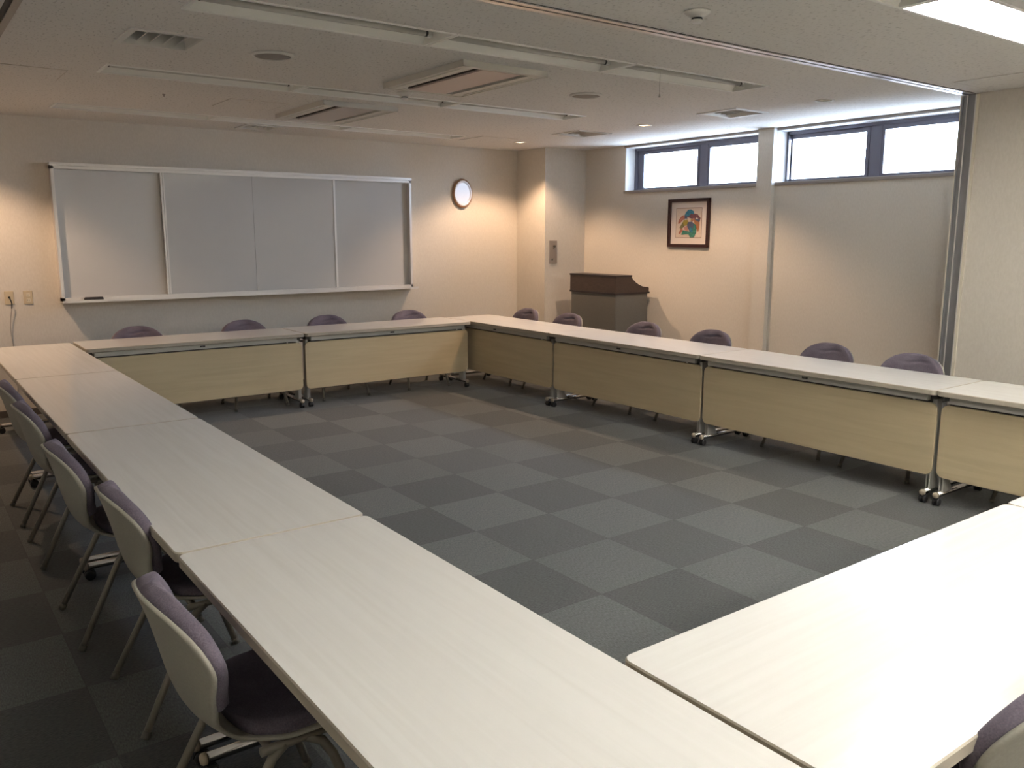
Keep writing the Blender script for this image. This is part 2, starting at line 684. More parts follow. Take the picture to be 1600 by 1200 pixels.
def window(name, y0, y1, glasses, label):
    """aluminium sliding window: outer frame > two sashes, two panes"""
    x0, x1 = 5.945, 6.02
    mb = MB()
    fo = 0.030
    mb.box(x0, x1, y0, y1, WZ1 - 0.034, WZ1 - 0.005)
    mb.box(x0 - 0.006, x1, y0, y1, WZ0 + 0.004, WZ0 + 0.018)
    mb.box(x0, x1, y1 - fo, y1 - 0.005, WZ0, WZ1)
    mb.box(x0, x1, y0 + 0.005, y0 + fo, WZ0, WZ1)
    for q in (0.012, 0.024):
        mb.box(x0 - 0.004, x0, y1 - fo + q - 0.012, y1 - fo + q - 0.008, WZ0, WZ1)
    w = mb.build(name, MAT['anod'])
    tag(w, label, 'window', kind='structure')
    ym = (glasses[0][0] + glasses[1][1]) / 2
    ext = [(ym - 0.028, y1 - fo), (y0 + fo, ym + 0.028)]
    for i, (g, e) in enumerate(zip(glasses, ext)):
        xs = x0 + 0.006 + 0.028 * (1 - i)
        s = MB()
        s.box(xs, xs + 0.026, e[0], g[0], WZ0 + 0.014, WZ1 - 0.030)
        s.box(xs, xs + 0.026, g[1], e[1], WZ0 + 0.014, WZ1 - 0.030)
        s.box(xs, xs + 0.026, g[0], g[1], WZ0 + 0.014, 2.128)
        s.box(xs, xs + 0.026, g[0], g[1], 2.503, WZ1 - 0.030)
        # raised rib on the meeting stile
        yr = g[0] - 0.03 if i == 0 else g[1] + 0.03
        s.box(xs - 0.005, xs, yr - 0.006, yr + 0.006, WZ0 + 0.02, WZ1 - 0.034)
        sash = s.build('sash', MAT['anod'], w)
        gl = MB()
        gl.box(xs + 0.011, xs + 0.014, g[0] - 0.004, g[1] + 0.004, 2.125, 2.506)
        gl.build('pane', MAT['glass'], sash)
    return w


window('window_1', W1[0], W1[1], ((3.948, 4.752), (2.99, 3.752)), 'high sliding window above the framed picture')
window('window_2', W2[0], W2[1], ((1.984, 2.772), (0.99, 1.792)), 'high sliding window right of the pilaster')

# baseboards
mb = MB(); mb.box(XL, 5.172, YB - 0.008, YB, 0, 0.06)
struct(mb, 'baseboard_back', MAT['base'], 'baseboard')
mb = MB(); mb.box(XL, XL + 0.008, YF, YB, 0, 0.06)
struct(mb, 'baseboard_left', MAT['base'], 'baseboard')
mb = MB(); mb.box(XR - 0.008, XR, 0.8, 5.56, 0, 0.06)
struct(mb, 'baseboard_right', MAT['base'], 'baseboard')

# ---- ceiling with openings
ROWS = {'A': (1.378, 1.700), 'B': (3.262, 3.572), 'C': (5.135, 5.440), 'D': (-0.535, -0.215), 'E': (-2.42, -2.10), 'F': (-4.30, -3.98)}
SEG = [(0.0, 1.262), (1.268, 2.520), (2.526, 3.788)]
holes = []
for k, (a, b) in ROWS.items():
    segs = {'D': [(1.304, 2.566), (2.572, 3.818)]}.get(k, SEG)
    for s in segs:
        holes.append((s[0] + 0.012, s[1] - 0.012, a + 0.012, b - 0.012))
VENTS = [(-0.10, 0.295, 2.20, 2.605), (4.435, 4.860, 2.19, 2.605), (4.385, 4.815, 4.045, 4.475), (1.628, 1.975, 5.525, 5.868)]
for v in VENTS:
    holes.append((v[0] + 0.03, v[1] - 0.03, v[2] + 0.03, v[3] - 0.03))
DOWNS = [(4.63, 3.41), (4.59, 5.28), (4.66, 1.54), (-0.84, 5.28)]
for d in DOWNS:
    holes.append((d[0] - 0.045, d[0] + 0.045, d[1] - 0.045, d[1] + 0.045))
xs = sorted({XL, 6.1} | {h[0] for h in holes} | {h[1] for h in holes})
ys = sorted({YF, YB} | {h[2] for h in holes} | {h[3] for h in holes})
mb = MB()
idx = {}
verts = []
faces = []


def vid(x, y):
    if (x, y) not in idx:
        idx[(x, y)] = len(verts)
        verts.append((x, y, CZ))
    return idx[(x, y)]


for i in range(len(xs) - 1):
    for j in range(len(ys) - 1):
        cx, cy = (xs[i] + xs[i + 1]) / 2, (ys[j] + ys[j + 1]) / 2
        if any(h[0] < cx < h[1] and h[2] < cy < h[3] for h in holes):
            continue
        faces.append([vid(xs[i], ys[j]), vid(xs[i], ys[j + 1]), vid(xs[i + 1], ys[j + 1]), vid(xs[i + 1], ys[j])])
mb.add(verts, faces)
mb.box(XL - 0.15, 6.1, YF - 0.15, YB + 0.15, TOPZ, TOPZ + 0.1)
struct(mb, 'ceiling', MAT['ceil'], 'ceiling', 'beige mineral fibre ceiling')

# ---- sliding partition track across the ceiling and its post on the right wall
mb = MB()
mb.box(XL, 5.235, 0.700, 0.790, CZ - 0.002, CZ + 0.0, 1)
mb.box(XL, 5.235, 0.704, 0.736, CZ - 0.007, CZ - 0.001, 0)
mb.box(XL, 5.235, 0.752, 0.788, CZ - 0.007, CZ - 0.001, 0)
struct(mb, 'trim_8', [MAT['alu'], MAT['dark']], 'ceiling track', 'silver partition track running across the ceiling')
mb = MB()
mb.box(-0.648, -0.622, 0.79, YB, CZ - 0.002, CZ + 0.0, 1)
mb.box(-0.622, -0.590, 0.79, YB, CZ - 0.007, CZ - 0.0005, 0)
struct(mb, 'trim_9', [MAT['trim'], MAT['dark']], 'ceiling track', 'dark track running along the left of the ceiling')
mb = MB()
mb.box(5.240, 5.310, 0.69, 0.795, 0, CZ - 0.008, 0)
mb.box(5.232, 5.312, 0.795, 0.803, 0, CZ - 0.008, 1)
mb.box(5.232, 5.240, 0.752, 0.758, 0, CZ - 0.008, 2)
mb.box(5.232, 5.240, 0.783, 0.795, 0, CZ - 0.008, 0)
mb.box(5.232, 5.240, 0.690, 0.698, 0, CZ - 0.008, 2)
mb.box(5.235, 5.250, 0.672, 0.690, 0, CZ - 0.008, 1)
struct(mb, 'trim_10', [plain('grey_metal_post', (0.28, 0.28, 0.29), 0.4, 0.5), MAT['cream_trim'], MAT['alu_soft']],
       'post', 'grey metal partition post at the end of the right wall')

# tiled roof of the neighbouring house, just visible above the sill outside
mb = MB()
vv, ff = [], []
NX, NY = 120, 5
for i in range(NX + 1):
    for j in range(NY + 1):
        y = -2 + 14.0 * i / NX
        t = j / NY
        vv.append((12.0 + 1.2 * t, y, 2.28 + 0.24 * t + 0.022 * abs(math.sin(y * 9.0)) - 0.012 * (j % 2)))
for i in range(NX):
    for j in range(NY):
        a = i * (NY + 1) + j
        ff.append([a, a + 1, a + NY + 2, a + NY + 1])
mb.add(vv, ff, 0, True)
mb.box(12.15, 13.2, -2, 12, 0.0, 2.27)
o = mb.build('house_roof', MAT['rooftile'])
tag(o, 'wavy tiled roof of the house outside the high windows', 'roof')

# ------------------------------------------------------------------ folding tables


def make_table(length):
    """local x = length, local y = 0 at the panel (inner) side, 0.6 at the sitter's side"""
    t = thing('folding_table', 'x', 'table')
    L2 = length / 2
    mb = MB()
    mb.prism(rrect(-L2, L2, 0, 0.6, 0.028), 0.668, 0.70, 0, 0.0035, mi_side=1)
    mb.build('tabletop', [MAT['top'], MAT['edge']], t)
    mb = MB()
    mb.box(-L2 + 0.062, L2 - 0.062, 0.036, 0.072, 0.627, 0.668, 0)
    ap = mb.build('apron', MAT['steel'], t)
    mb = MB()
    mb.box(-0.022, 0.022, 0.0335, 0.037, 0.641, 0.654, 0)
    mb.box(-0.008, 0.008, 0.0325, 0.034, 0.644, 0.651, 1)
    mb.build('lock', [MAT['blackplastic'], MAT['steel_dark']], ap)
    mb = MB()
    mb.tube([(L2 - 0.15, 0.05, 0.627), (L2 - 0.15, 0.05, 0.617)], 0.007, 8)
    mb.build('stop_pin', MAT['alu_soft'], ap)
    mb = MB()
    mb.prism(rrect(-L2 + 0.010, L2 - 0.010, 0.170, 0.613, 0.045), 0.056, 0.072, 0, 0.002, plane='xz')
    mb.build('modesty_panel', MAT['modesty'], t)
    mb = MB()
    mb.box(-L2 + 0.075, L2 - 0.075, 0.086, 0.40, 0.585, 0.592)
    mb.box(-L2 + 0.075, L2 - 0.075, 0.080, 0.086, 0.585, 0.660)
    for q in (-0.6, 0.0, 0.6):
        mb.box(q - 0.012, q + 0.012, 0.385, 0.40, 0.592, 0.668)
    mb.build('under_shelf', MAT['steel_dark'], t)
    for s in (-1, 1):
        xc = s * (L2 - 0.038)
        mb = MB()
        mb.prism(rrect(xc - 0.014, xc + 0.014, 0.078, 0.150, 0.01), 0.078, 0.64, 0)
        mb.prism([(0.078, 0.075), (0.19, 0.075), (0.15, 0.15), (0.078, 0.17)], xc - 0.013, xc + 0.013, 0, plane='yz')
        mb.box(xc - 0.016, xc + 0.016, 0.06, 0.50, 0.636, 0.667, 1)
        mb.box(min(xc, xc - s * 0.05), max(xc, xc - s * 0.05), 0.10, 0.16, 0.60, 0.640, 1)
        leg = mb.build('leg', [MAT['steel'], MAT['steel_dark']], t)
        mb = MB()
        mb.tube([(xc, 0.030, 0.066), (xc, 0.570, 0.066)], 0.0165, 14)
        mb.build('foot_bar', MAT['chrome'], leg)
        for yy, d in ((0.030, -1), (0.570, 1)):
            mb = MB()
            prof = [(0.0185, 0.0), (0.0185, 0.012), (0.014, 0.018), (0.004, 0.020)]
            pts = [(xc, yy - d * 0.004 + d * h, 0.066) for r, h in prof]
            mb.tube(pts, [r for r, h in prof], 14)
            mb.build('end_cap', MAT['cap'], leg)
            mb = MB()
            cy = yy - d * 0.012
            for e in (-1, 1):
                cxx = xc + e * 0.011
                mb.tube([(cxx - 0.0085, cy, 0.024), (cxx - 0.006, cy, 0.024), (cxx + 0.006, cy, 0.024), (cxx + 0.0085, cy, 0.024)],
                        [0.019, 0.024, 0.024, 0.019], 16)
            mb.tube([(xc, cy, 0.020), (xc, cy, 0.052)], 0.008, 8)
            mb.prism([(cy - 0.026, 0.028), (cy + 0.026, 0.028), (cy + 0.018, 0.046), (cy - 0.018, 0.046)], xc - 0.004, xc + 0.004, 0, plane='yz')
            mb.build('caster', MAT['blackplastic'], leg)
    return t


TG = 'folding tables set out in a hollow square'
left_lab = ['pale wood folding table at the far end of the left row, abutting the back row',
            'pale wood folding table in the left row, second from the whiteboard wall',
            'pale wood folding table in the left row, third from the whiteboard wall',
            'large pale wood folding table nearest the camera in the left row']
tl = make_table(1.820)
remember(tl)
for i in range(4):
    yc = 3.653 + 0.913 - i * 1.8264
    if i == 0:
        tl.location = (0, yc, 0)
        tl.rotation_euler = (0, 0, PI / 2)
        tl['label'] = left_lab[0]
        tl['group'] = TG
    else:
        dup(tl, (0, yc, 0), PI / 2, left_lab[i], TG)
tb = make_table(1.828)
remember(tb)
tb.location = (0.030 + 0.914, 4.9346, 0)
tag(tb, 'pale wood folding table under the left half of the whiteboard', group=TG)
dup(tb, (1.872 + 0.914 - 0.002, 4.9346, 0), 0, 'pale wood folding table under the right half of the whiteboard', TG)
tr = make_table(1.811)
remember(tr)
right_lab = ['pale wood folding table at the far right corner of the square, nearest the pillar',
             'pale wood folding table in the right row in front of the grey lectern',
             'pale wood folding table in the right row in front of the pilaster and partition post',
             'pale wood folding table cut off by the right edge, before the forward cream wall']
XRT = 3.706
for i in range(4):
    yc = 3.6618 + 0.9085 - i * 1.8169
    if i == 0:
        tr.location = (XRT, yc, 0)
        tr.rotation_euler = (0, 0, -PI / 2)
        tag(tr, right_lab[0], group=TG)
    else:
        dup(tr, (XRT, yc, 0), -PI / 2, right_lab[i], TG)
tf = make_table(1.80)
remember(tf)
tf.location = (0.0116 + 0.90, -1.1867, 0)
tf.rotation_euler = (0, 0, PI)
tag(tf, 'pale wood folding table in the foreground row with the bright lamp reflection', group=TG)
dup(tf, (1.8156 + 0.90, -1.1867, 0), PI, 'pale wood folding table at the right edge of the foreground row', TG)

# ------------------------------------------------------------------ chairs
PROFILE = [(-0.260, 0.782), (-0.242, 0.730), (-0.224, 0.665), (-0.208, 0.595), (-0.192, 0.53), (-0.168, 0.472), (-0.128, 0.434),
           (-0.070, 0.418), (0.0, 0.416), (0.08, 0.421), (0.15, 0.424), (0.20, 0.420), (0.238, 0.402)]


def catmull(P, n):
    out = []
    k = len(P)
    for i in range(k - 1):
        p0, p1, p2, p3 = P[max(i - 1, 0)], P[i], P[i + 1], P[min(i + 2, k - 1)]
        for q in range(n):
            t = q / n
            out.append(tuple(0.5 * (2 * p1[d] + (p2[d] - p0[d]) * t + (2 * p0[d] - 5 * p1[d] + 4 * p2[d] - p3[d]) * t * t
                                    + (3 * p1[d] - p0[d] - 3 * p2[d] + p3[d]) * t ** 3) for d in (0, 1)))
    out.append(P[-1])
    return out


DENSE = catmull(PROFILE, 12)
ARC = [0.0]
for a, b in zip(DENSE, DENSE[1:]):
    ARC.append(ARC[-1] + math.hypot(b[0] - a[0], b[1] - a[1]))
TOTAL = ARC[-1]


def prof(s):
    d = s * TOTAL
    for i in range(len(ARC) - 1):
        if ARC[i + 1] >= d - 1e-9:
            t = (d - ARC[i]) / max(ARC[i + 1] - ARC[i], 1e-9)
            return (DENSE[i][0] + (DENSE[i + 1][0] - DENSE[i][0]) * t, DENSE[i][1] + (DENSE[i + 1][1] - DENSE[i][1]) * t)
    return DENSE[-1]


def pnorm(s):
    a, b = prof(max(s - 0.01, 0)), prof(min(s + 0.01, 1))
    ty, tz = b[0] - a[0], b[1] - a[1]
    l = math.hypot(ty, tz)
    # tangent runs down the back then forward; the sitter's side is its left
    return (-tz / l, ty / l)


def lerp_tab(tab, s):
    for (a, va), (b, vb) in zip(tab, tab[1:]):
        if s <= b:
            t = (s - a) / (b - a)
            t = t * t * (3 - 2 * t)
            return va + (vb - va) * t
    return tab[-1][1]


WID = [(0, 0.232), (0.20, 0.232), (0.34, 0.200), (0.48, 0.165), (0.56, 0.172), (0.70, 0.218), (0.90, 0.222), (1, 0.215)]
CURL = [(0, 0.052), (0.25, 0.056), (0.45, 0.045), (0.6, 0.012), (0.8, 0.006), (1, 0.0)]


def halfw(s, s0=0.0, s1=1.0, r0=0.23, r1=0.10, e0=2.15, e1=2.6, inset=0.0):
    w = lerp_tab(WID, s) - inset
    if s < s0 + r0:
        w *= max(1 - abs(1 - (s - s0) / r0) ** e0, 0) ** (1 / e0)
    if s > s1 - r1:
        w *= max(1 - abs(1 - (s1 - s) / r1) ** e1, 0) ** (1 / e1)
    return w


def samples(s0, s1, r0, r1, n0, nm, n1):
    out = []
    for i in range(n0):
        out.append(s0 + r0 * (1 - math.cos(PI / 2 * (i + 0.25) / n0)))
    for i in range(nm):
        out.append(s0 + r0 + (s1 - r1 - s0 - r0) * i / nm)
    for i in range(n1):
        out.append(s1 - r1 * math.cos(PI / 2 * i / n1))
    out.append(s1 - r1 * (1 - math.cos(PI / 2 * 0.25 / n1)))
    return out


def surf(s, t, w, off):
    p, n = prof(s), pnorm(s)
    c = lerp_tab(CURL, s) * (t * w / 0.232) ** 2
    return (t * w, p[0] + n[0] * (c + off), p[1] + n[1] * (c + off))


def slab(mb, ss, wf, front, back, nt, mi=0):
    """closed slab: front / back are offset functions of (i, s, t)"""
    k = len(ss)
    T = [math.sin(PI / 2 * (-1 + 2 * j / nt)) * 0.35 + (-1 + 2 * j / nt) * 0.65 for j in range(nt + 1)]
    A, B = [], []
    for i, s in enumerate(ss):
        w = wf(s)
        for t in T:
            A.append(surf(s, t, w, front(i / (k - 1), s, t)))
            B.append(surf(s, t, w, back(i / (k - 1), s, t)))
    n = nt + 1
    o = len(A)
    f = []
    for i in range(k - 1):
        for j in range(nt):
            a, b, c, d = i * n + j, i * n + j + 1, (i + 1) * n + j + 1, (i + 1) * n + j
            f.append([a, d, c, b])
            f.append([o + a, o + b, o + c, o + d])
        f.append([i * n, o + i * n, o + (i + 1) * n, (i + 1) * n])
        f.append([i * n + nt, (i + 1) * n + nt, o + (i + 1) * n + nt, o + i * n + nt])
    for j in range(nt):
        f.append([j, j + 1, o + j + 1, o + j])
        e = (k - 1) * n
        f.append([e + j, o + e + j, o + e + j + 1, e + j + 1])
    mb.add(A + B, f, mi, True)


def make_chair():
    ch = thing('stacking_chair', 'x', 'chair')
    mb = MB()
    ss = samples(0, 1, 0.23, 0.10, 10, 20, 6)
    slab(mb, ss, lambda s: halfw(s), lambda i, s, t: 0.0, lambda i, s, t: -0.010, 18)
    mb.build('shell', MAT['plastic_shell'], ch)

    def pad_off(th, s0, s1, ed):
        def f(i, s, t):
            e = min((s - s0) / ed, (s1 - s) / ed, 1)
            e = max(e, 0.0)
            e = (1 - (1 - e) ** 2) ** 0.5
            u = (1 - abs(t) ** 9) ** 0.5 if abs(t) < 1 else 0
            wob = 0.0022 * math.sin(31 * s + 5 * t) * math.sin(6 * t + 2)
            return 0.003 + (th + wob) * (0.34 + 0.66 * min(e, u))
        return f
    mb = MB()
    a, b = -0.004, 0.41
    ss = samples(a + 0.004, b, 0.23, 0.05, 26, 14, 5)

    def back_pad(i, s, t):
        base = pad_off(0.046, a, b, 0.035)(i, s, t)
        # pinched crease across the lumbar line of the upholstery
        return base - 0.013 * math.exp(-((s - 0.082 - 0.010 * t - 0.006 * math.sin(7 * t)) / 0.0085) ** 2) * max(0, 1 - (abs(t + 0.1) / 0.62) ** 2)
    slab(mb, ss, lambda s: halfw(max(s, 0.0004), 0, b, 0.23, 0.05, 2.15, 2.4, 0.004), back_pad, lambda i, s, t: 0.0012, 26)
    mb.build('back_pad', MAT['fabric'], ch)
    mb = MB()
    a2, b2 = 0.545, 0.985
    ss = samples(a2, b2, 0.06, 0.09, 6, 14, 6)
    slab(mb, ss, lambda s: halfw(s, a2, b2, 0.06, 0.09, 2.6, 2.6, 0.010), pad_off(0.034, a2, b2, 0.07), lambda i, s, t: 0.0012, 18)
    mb.build('seat_pad', MAT['fabric'], ch)
    # under-seat frame
    mb = MB()
    for y in (-0.035, 0.075):
        mb.tube([(-0.188, y, 0.385), (0.188, y, 0.385)], 0.011, 8)
    for sx in (-1, 1):
        mb.tube([(sx * 0.188, -0.06, 0.388), (sx * 0.188, 0.13, 0.393)], 0.012, 8)
    mb.box(-0.09, 0.09, -0.045, 0.085, 0.388, 0.404)
    mb.build('seat_frame', MAT['leg'], ch)
    for sx in (-1, 1):
        for foot, knee, topp in (((sx * 0.245, 0.225, 0.008), (sx * 0.196, 0.105, 0.36), (sx * 0.188, 0.055, 0.388)),
                                 ((sx * 0.230, -0.225, 0.008), (sx * 0.196, -0.045, 0.36), (sx * 0.188, 0.0, 0.388))):
            mb = MB()
            f, kn, tp = Vector(foot), Vector(knee), Vector(topp)
            pts = [f, f.lerp(kn, 0.5), f.lerp(kn, 0.9), kn.lerp(tp, 0.25), kn.lerp(tp, 0.65), tp]
            mb.tube(pts, 0.0125, 12)
            leg = mb.build('leg', MAT['leg'], ch)
            mb = MB()
            d = (kn - f).normalized()
            mb.tube([f - d * 0.006, f + d * 0.018], 0.0145, 12)
            mb.build('foot_cap', MAT['foot_cap'], leg)
    return ch


c0 = make_chair()
remember(c0)
CG = 'stacking chairs round the hollow square of tables'
chairs = []
LX = -0.495
for y, dx, lab in ((3.02, 0.0, 'mauve stacking chair cut by the left edge, farthest in the left row'),
                   (2.275, 0.0, 'mauve stacking chair at the left row, second from the left edge of the picture'),
                   (1.272, 0.0, 'mauve stacking chair pushed under the third table of the left row'),
                   (0.510, 0.055, 'mauve stacking chair behind the nearest one in the left row'),
                   (-0.405, -0.03, 'mauve stacking chair nearest the camera in the left row, seat and shell in view')):
    chairs.append((LX + dx, y, -PI / 2, lab))
for x, lab in ((0.555, 'leftmost mauve chair along the whiteboard wall, showing only its back'),
               (1.510, 'second mauve chair from the left along the whiteboard wall'),
               (2.365, 'third mauve chair from the left along the whiteboard wall'),
               (3.312, 'rightmost mauve chair along the whiteboard wall, below the board\'s right end')):
    chairs.append((x, 5.385, PI, lab))
for y, dx, lab in ((5.005, 0.0, 'mauve chair in the right row, in front of the corner pillar'),
                   (4.290, 0.0, 'mauve chair in the right row, in front of the lectern\'s left side'),
                   (3.185, 0.0, 'mauve chair in the right row, beside the lectern\'s right side'),
                   (2.380, 0.0, 'mauve chair in the right row, left of the pilaster'),
                   (1.255, 0.0, 'mauve chair in the right row, right of the pilaster'),
                   (0.575, -0.03, 'mauve chair in the right row, against the partition post'),
                   (-0.430, 0.0, 'mauve chair under the rightmost table, only a leg showing')):
    chairs.append((4.295 + dx, y, PI / 2, lab))
chairs.append((0.55, -1.63, 0.0, 'mauve chair cut by the bottom right corner, at the foreground table'))
for i, (x, y, r, lab) in enumerate(chairs):
    if i == 0:
        c0.location = (x, y, 0)
        c0.rotation_euler = (0, 0, r)
        tag(c0, lab, group=CG)
    else:
        dup(c0, (x, y, 0), r, lab, CG)

# ------------------------------------------------------------------ whiteboard
wb = thing('whiteboard', 'long wall mounted sliding whiteboard with aluminium frame', 'whiteboard', (1.845, YB, 0.995))


def wbx(x):
    return x - 1.845


X0, X1 = 0.052, 3.632
mb = MB()
mb.box(wbx(X0 + 0.02), wbx(X1 - 0.02), -0.030, -0.001, 0.03, 1.19)
mb.build('backing_board', MAT['board'], wb)
mb = MB()
D = 0.095
# side rails
mb.box(wbx(X0), wbx(X0) + 0.026, -D, -0.001, 0.01, 1.20)
mb.box(wbx(X1) - 0.026, wbx(X1), -D, -0.001, 0.01, 1.20)
# double top rail
mb.box(wbx(X0 - 0.004), wbx(X1 + 0.004), -D - 0.004, -0.001, 1.196, 1.222)
mb.box(wbx(X0), wbx(X1), -D, -0.001, 1.168, 1.190)
mb.box(wbx(X0), wbx(X1), -D + 0.010, -0.001, 1.188, 1.198)
# bottom rail
mb.box(wbx(X0), wbx(X1), -D, -0.001, 0.012, 0.042)
mb.build('frame', MAT['alu_soft'], wb)
mb = MB()
mb.prism([(-0.165, 0.0), (-0.001, 0.0), (-0.001, 0.012), (-0.155, 0.012), (-0.159, 0.022), (-0.165, 0.022)],
         wbx(X0 - 0.002), wbx(X1 + 0.03), 0, plane='yz')
mb.build('pen_tray', MAT['alu_soft'], wb)
# four writing panels; the two in the middle slide in front
for x0, x1, yb, edges in ((0.078, 0.972, -0.046, (0, 0)), (0.966, 1.832, -0.078, (1, 0)), (1.834, 2.716, -0.078, (0, 1)), (2.69, 3.545, -0.046, (0, 0))):
    mb = MB()
    mb.box(wbx(x0), wbx(x1), yb, yb + 0.014, 0.042, 1.170)
    pn = mb.build('sliding_panel', MAT['board'], wb)
    if edges[0]:
        mb = MB()
        mb.box(wbx(x0) - 0.004, wbx(x0) + 0.012, yb - 0.006, yb + 0.018, 0.042, 1.170)
        mb.box(wbx(x0) + 0.016, wbx(x0) + 0.030, yb - 0.006, yb, 0.042, 1.170)
        mb.build('edge_strip', MAT['alu_soft'], pn)
    if edges[1]:
        mb = MB()
        mb.box(wbx(x1) - 0.018, wbx(x1) + 0.004, yb - 0.006, yb + 0.018, 0.042, 1.170)
        mb.build('edge_strip', MAT['alu_soft'], pn)
mb = MB()
mb.prism(rrect(0.225, 0.385, YB - 0.155, YB - 0.105, 0.02), 1.0075, 1.040, 0, 0.008)
o = mb.build('board_eraser', MAT['eraser'])
tag(o, 'dark board eraser lying on the whiteboard tray at its left end', 'eraser')

# ------------------------------------------------------------------ clock, picture, plates
ck = thing('wall_clock', 'oval wall clock with brown rim to the right of the whiteboard', 'clock', (4.362, YB, 2.072))
SYc = 0.168 / 0.136
mb = MB()
mb.lathe([(0.128, 0.0), (0.136, 0.008), (0.136, 0.026), (0.128, 0.036), (0.120, 0.036)], (0, -0.001, 0), 'y', 48, 0, 1, SYc, cap1=False)
mb.build('rim', MAT['clock_rim'], ck)
mb = MB()
mb.lathe([(0.122, 0.028), (0.118, 0.038), (0.100, 0.030), (0.095, 0.018)], (0, -0.001, 0), 'y', 48, 0, 1, SYc, cap1=False)
mb.build('bezel', MAT['silver'], ck)
mb = MB()
mb.lathe([(0.098, 0.010), (0.098, 0.020)], (0, -0.001, 0), 'y', 48, 0, 1, SYc)
for h in range(12):
    a = h * PI / 6
    cx, cz = 0.084 * math.sin(a), 0.084 * math.cos(a) * SYc
    w = 0.0035 if h % 3 else 0.006
    mb.box(cx - w, cx + w, -0.0222, -0.0205, cz - w * 1.2, cz + w * 1.2, 1)
mb.build('dial', [MAT['clock_face'], plain('dial_marks', (0.42, 0.40, 0.40), 0.6)], ck)


def hand(ang, length, w, y):
    mb = MB()
    d = Vector((math.sin(ang), 0, math.cos(ang)))
    n = Vector((math.cos(ang), 0, -math.sin(ang)))
    a = -d * 0.016
    b = d * length
    q = [a + n * w, b + n * w * 0.5, b - n * w * 0.5, a - n * w]
    vs = [(p.x, y, p.z) for p in q] + [(p.x, y - 0.0015, p.z) for p in q]
    mb.add(vs, [(0, 1, 2, 3), (7, 6, 5, 4), (0, 4, 5, 1), (1, 5, 6, 2), (2, 6, 7, 3), (3, 7, 4, 0)])
    mb.build('hand', MAT['dark'], ck)


hand(math.radians(74), 0.074, 0.0035, -0.0235)
hand(math.radians(68), 0.052, 0.005, -0.0258)
mb = MB()
mb.tube([(0.0, -0.006, 0.166), (-0.008, -0.010, 0.176), (0.0, -0.012, 0.184), (0.008, -0.010, 0.176), (0.0, -0.006, 0.166)], 0.0025, 6)
mb.build('hook', MAT['silver'], ck)

# framed picture on the window wall (faces -x); local y = -world y so that it reads left to right
pc = thing('framed_picture', 'small colourful abstract print in a dark wooden frame under the high window', 'picture', (XR, 3.865, 1.72))
HW, HH = 0.287, 0.256
mb = MB()
ft = 0.034
for (a, b, c, d) in ((-HW, HW, HH - ft, HH), (-HW, HW, -HH, -HH + ft), (-HW, -HW + ft, -HH + ft, HH - ft), (HW - ft, HW, -HH + ft, HH - ft)):
    mb.box(-0.028, -0.001, a, b, c, d)
for (a, b, c, d) in ((-HW, HW, HH - 0.012, HH), (-HW, HW, -HH, -HH + 0.012), (-HW, -HW + 0.012, -HH, HH), (HW - 0.012, HW, -HH, HH)):
    mb.box(-0.033, -0.027, a, b, c, d)
mb.build('frame', MAT['frame'], pc)
mb = MB()
mb.box(-0.012, -0.002, -HW + ft - 0.002, HW - ft + 0.002, -HH + ft - 0.002, HH - ft + 0.002)
mb.build('mount', MAT['mat'], pc)
mb = MB()
mb.box(-0.0132, -0.012, -0.183, 0.183, -0.156, 0.160, 6)
mb.box(-0.0140, -0.0132, -0.178, 0.178, -0.151, 0.155, 0)
ART = [(7, [(-.155, -.02), (-.15, .04), (-.11, .075), (-.06, .07), (-.08, .0), (-.11, -.05), (-.13, -.09), (-.142, -.09)]),
       (2, [(-.155, .02), (-.165, .05), (-.12, .092), (-.05, .102), (.01, .085), (.02, .062), (-.04, .045), (-.10, .052), (-.13, .03)]),
       (9, [(-.15, .005), (-.16, .03), (-.12, .052), (-.085, .05), (-.09, .03), (-.12, .02)]),
       (1, [(-.072, .09), (-.07, .12), (-.03, .142), (.01, .138), (.045, .11), (.06, .08), (.05, .06), (.0, .07), (-.03, .098)]),
       (9, [(.05, .085), (.065, .05), (.055, .03), (.02, .04), (.02, .07)]),
       (3, [(.06, .085), (.10, .075), (.14, .03), (.152, -.005), (.125, -.005), (.085, .03), (.055, .04)]),
       (10, [(.09, .06), (.12, .04), (.135, .015), (.12, .02), (.09, .045)]),
       (4, [(.07, .03), (.085, -.005), (.06, -.03), (.02, -.025), (.0, .0), (.015, .035)]),
       (8, [(.055, .045), (.03, .048), (.025, .036), (.05, .032)]), (8, [(-.13, .05), (-.105, .054), (-.10, .042), (-.125, .038)]),
       (10, [(-.07, .05), (-.035, .04), (-.03, .02), (-.055, .018), (-.075, .03)]),
       (4, [(-.05, .045), (-.03, .042), (-.035, .025), (-.05, .03)]),
       (11, [(.08, .01), (.125, -.05), (.10, -.062), (.06, -.035)]),
       (3, [(.105, -.055), (.135, -.11), (.12, -.115), (.08, -.085), (.085, -.06)]),
       (10, [(.02, -.03), (.06, -.04), (.05, -.075), (.01, -.085), (.0, -.05)]),
       (9, [(-.09, -.03), (-.05, .015), (.0, .01), (.02, -.02), (.0, -.06), (-.03, -.10), (-.07, -.09)]),
       (5, [(-.115, -.06), (-.10, -.02), (-.075, -.005), (-.07, -.05), (-.03, -.09), (.03, -.085), (.075, -.075), (.095, -.125), (.03, -.118),
            (-.01, -.12), (-.03, -.15), (-.085, -.148), (-.11, -.10)]),
       (1, [(-.06, -.06), (-.03, -.04), (-.02, -.07), (-.045, -.10), (-.065, -.10)])]
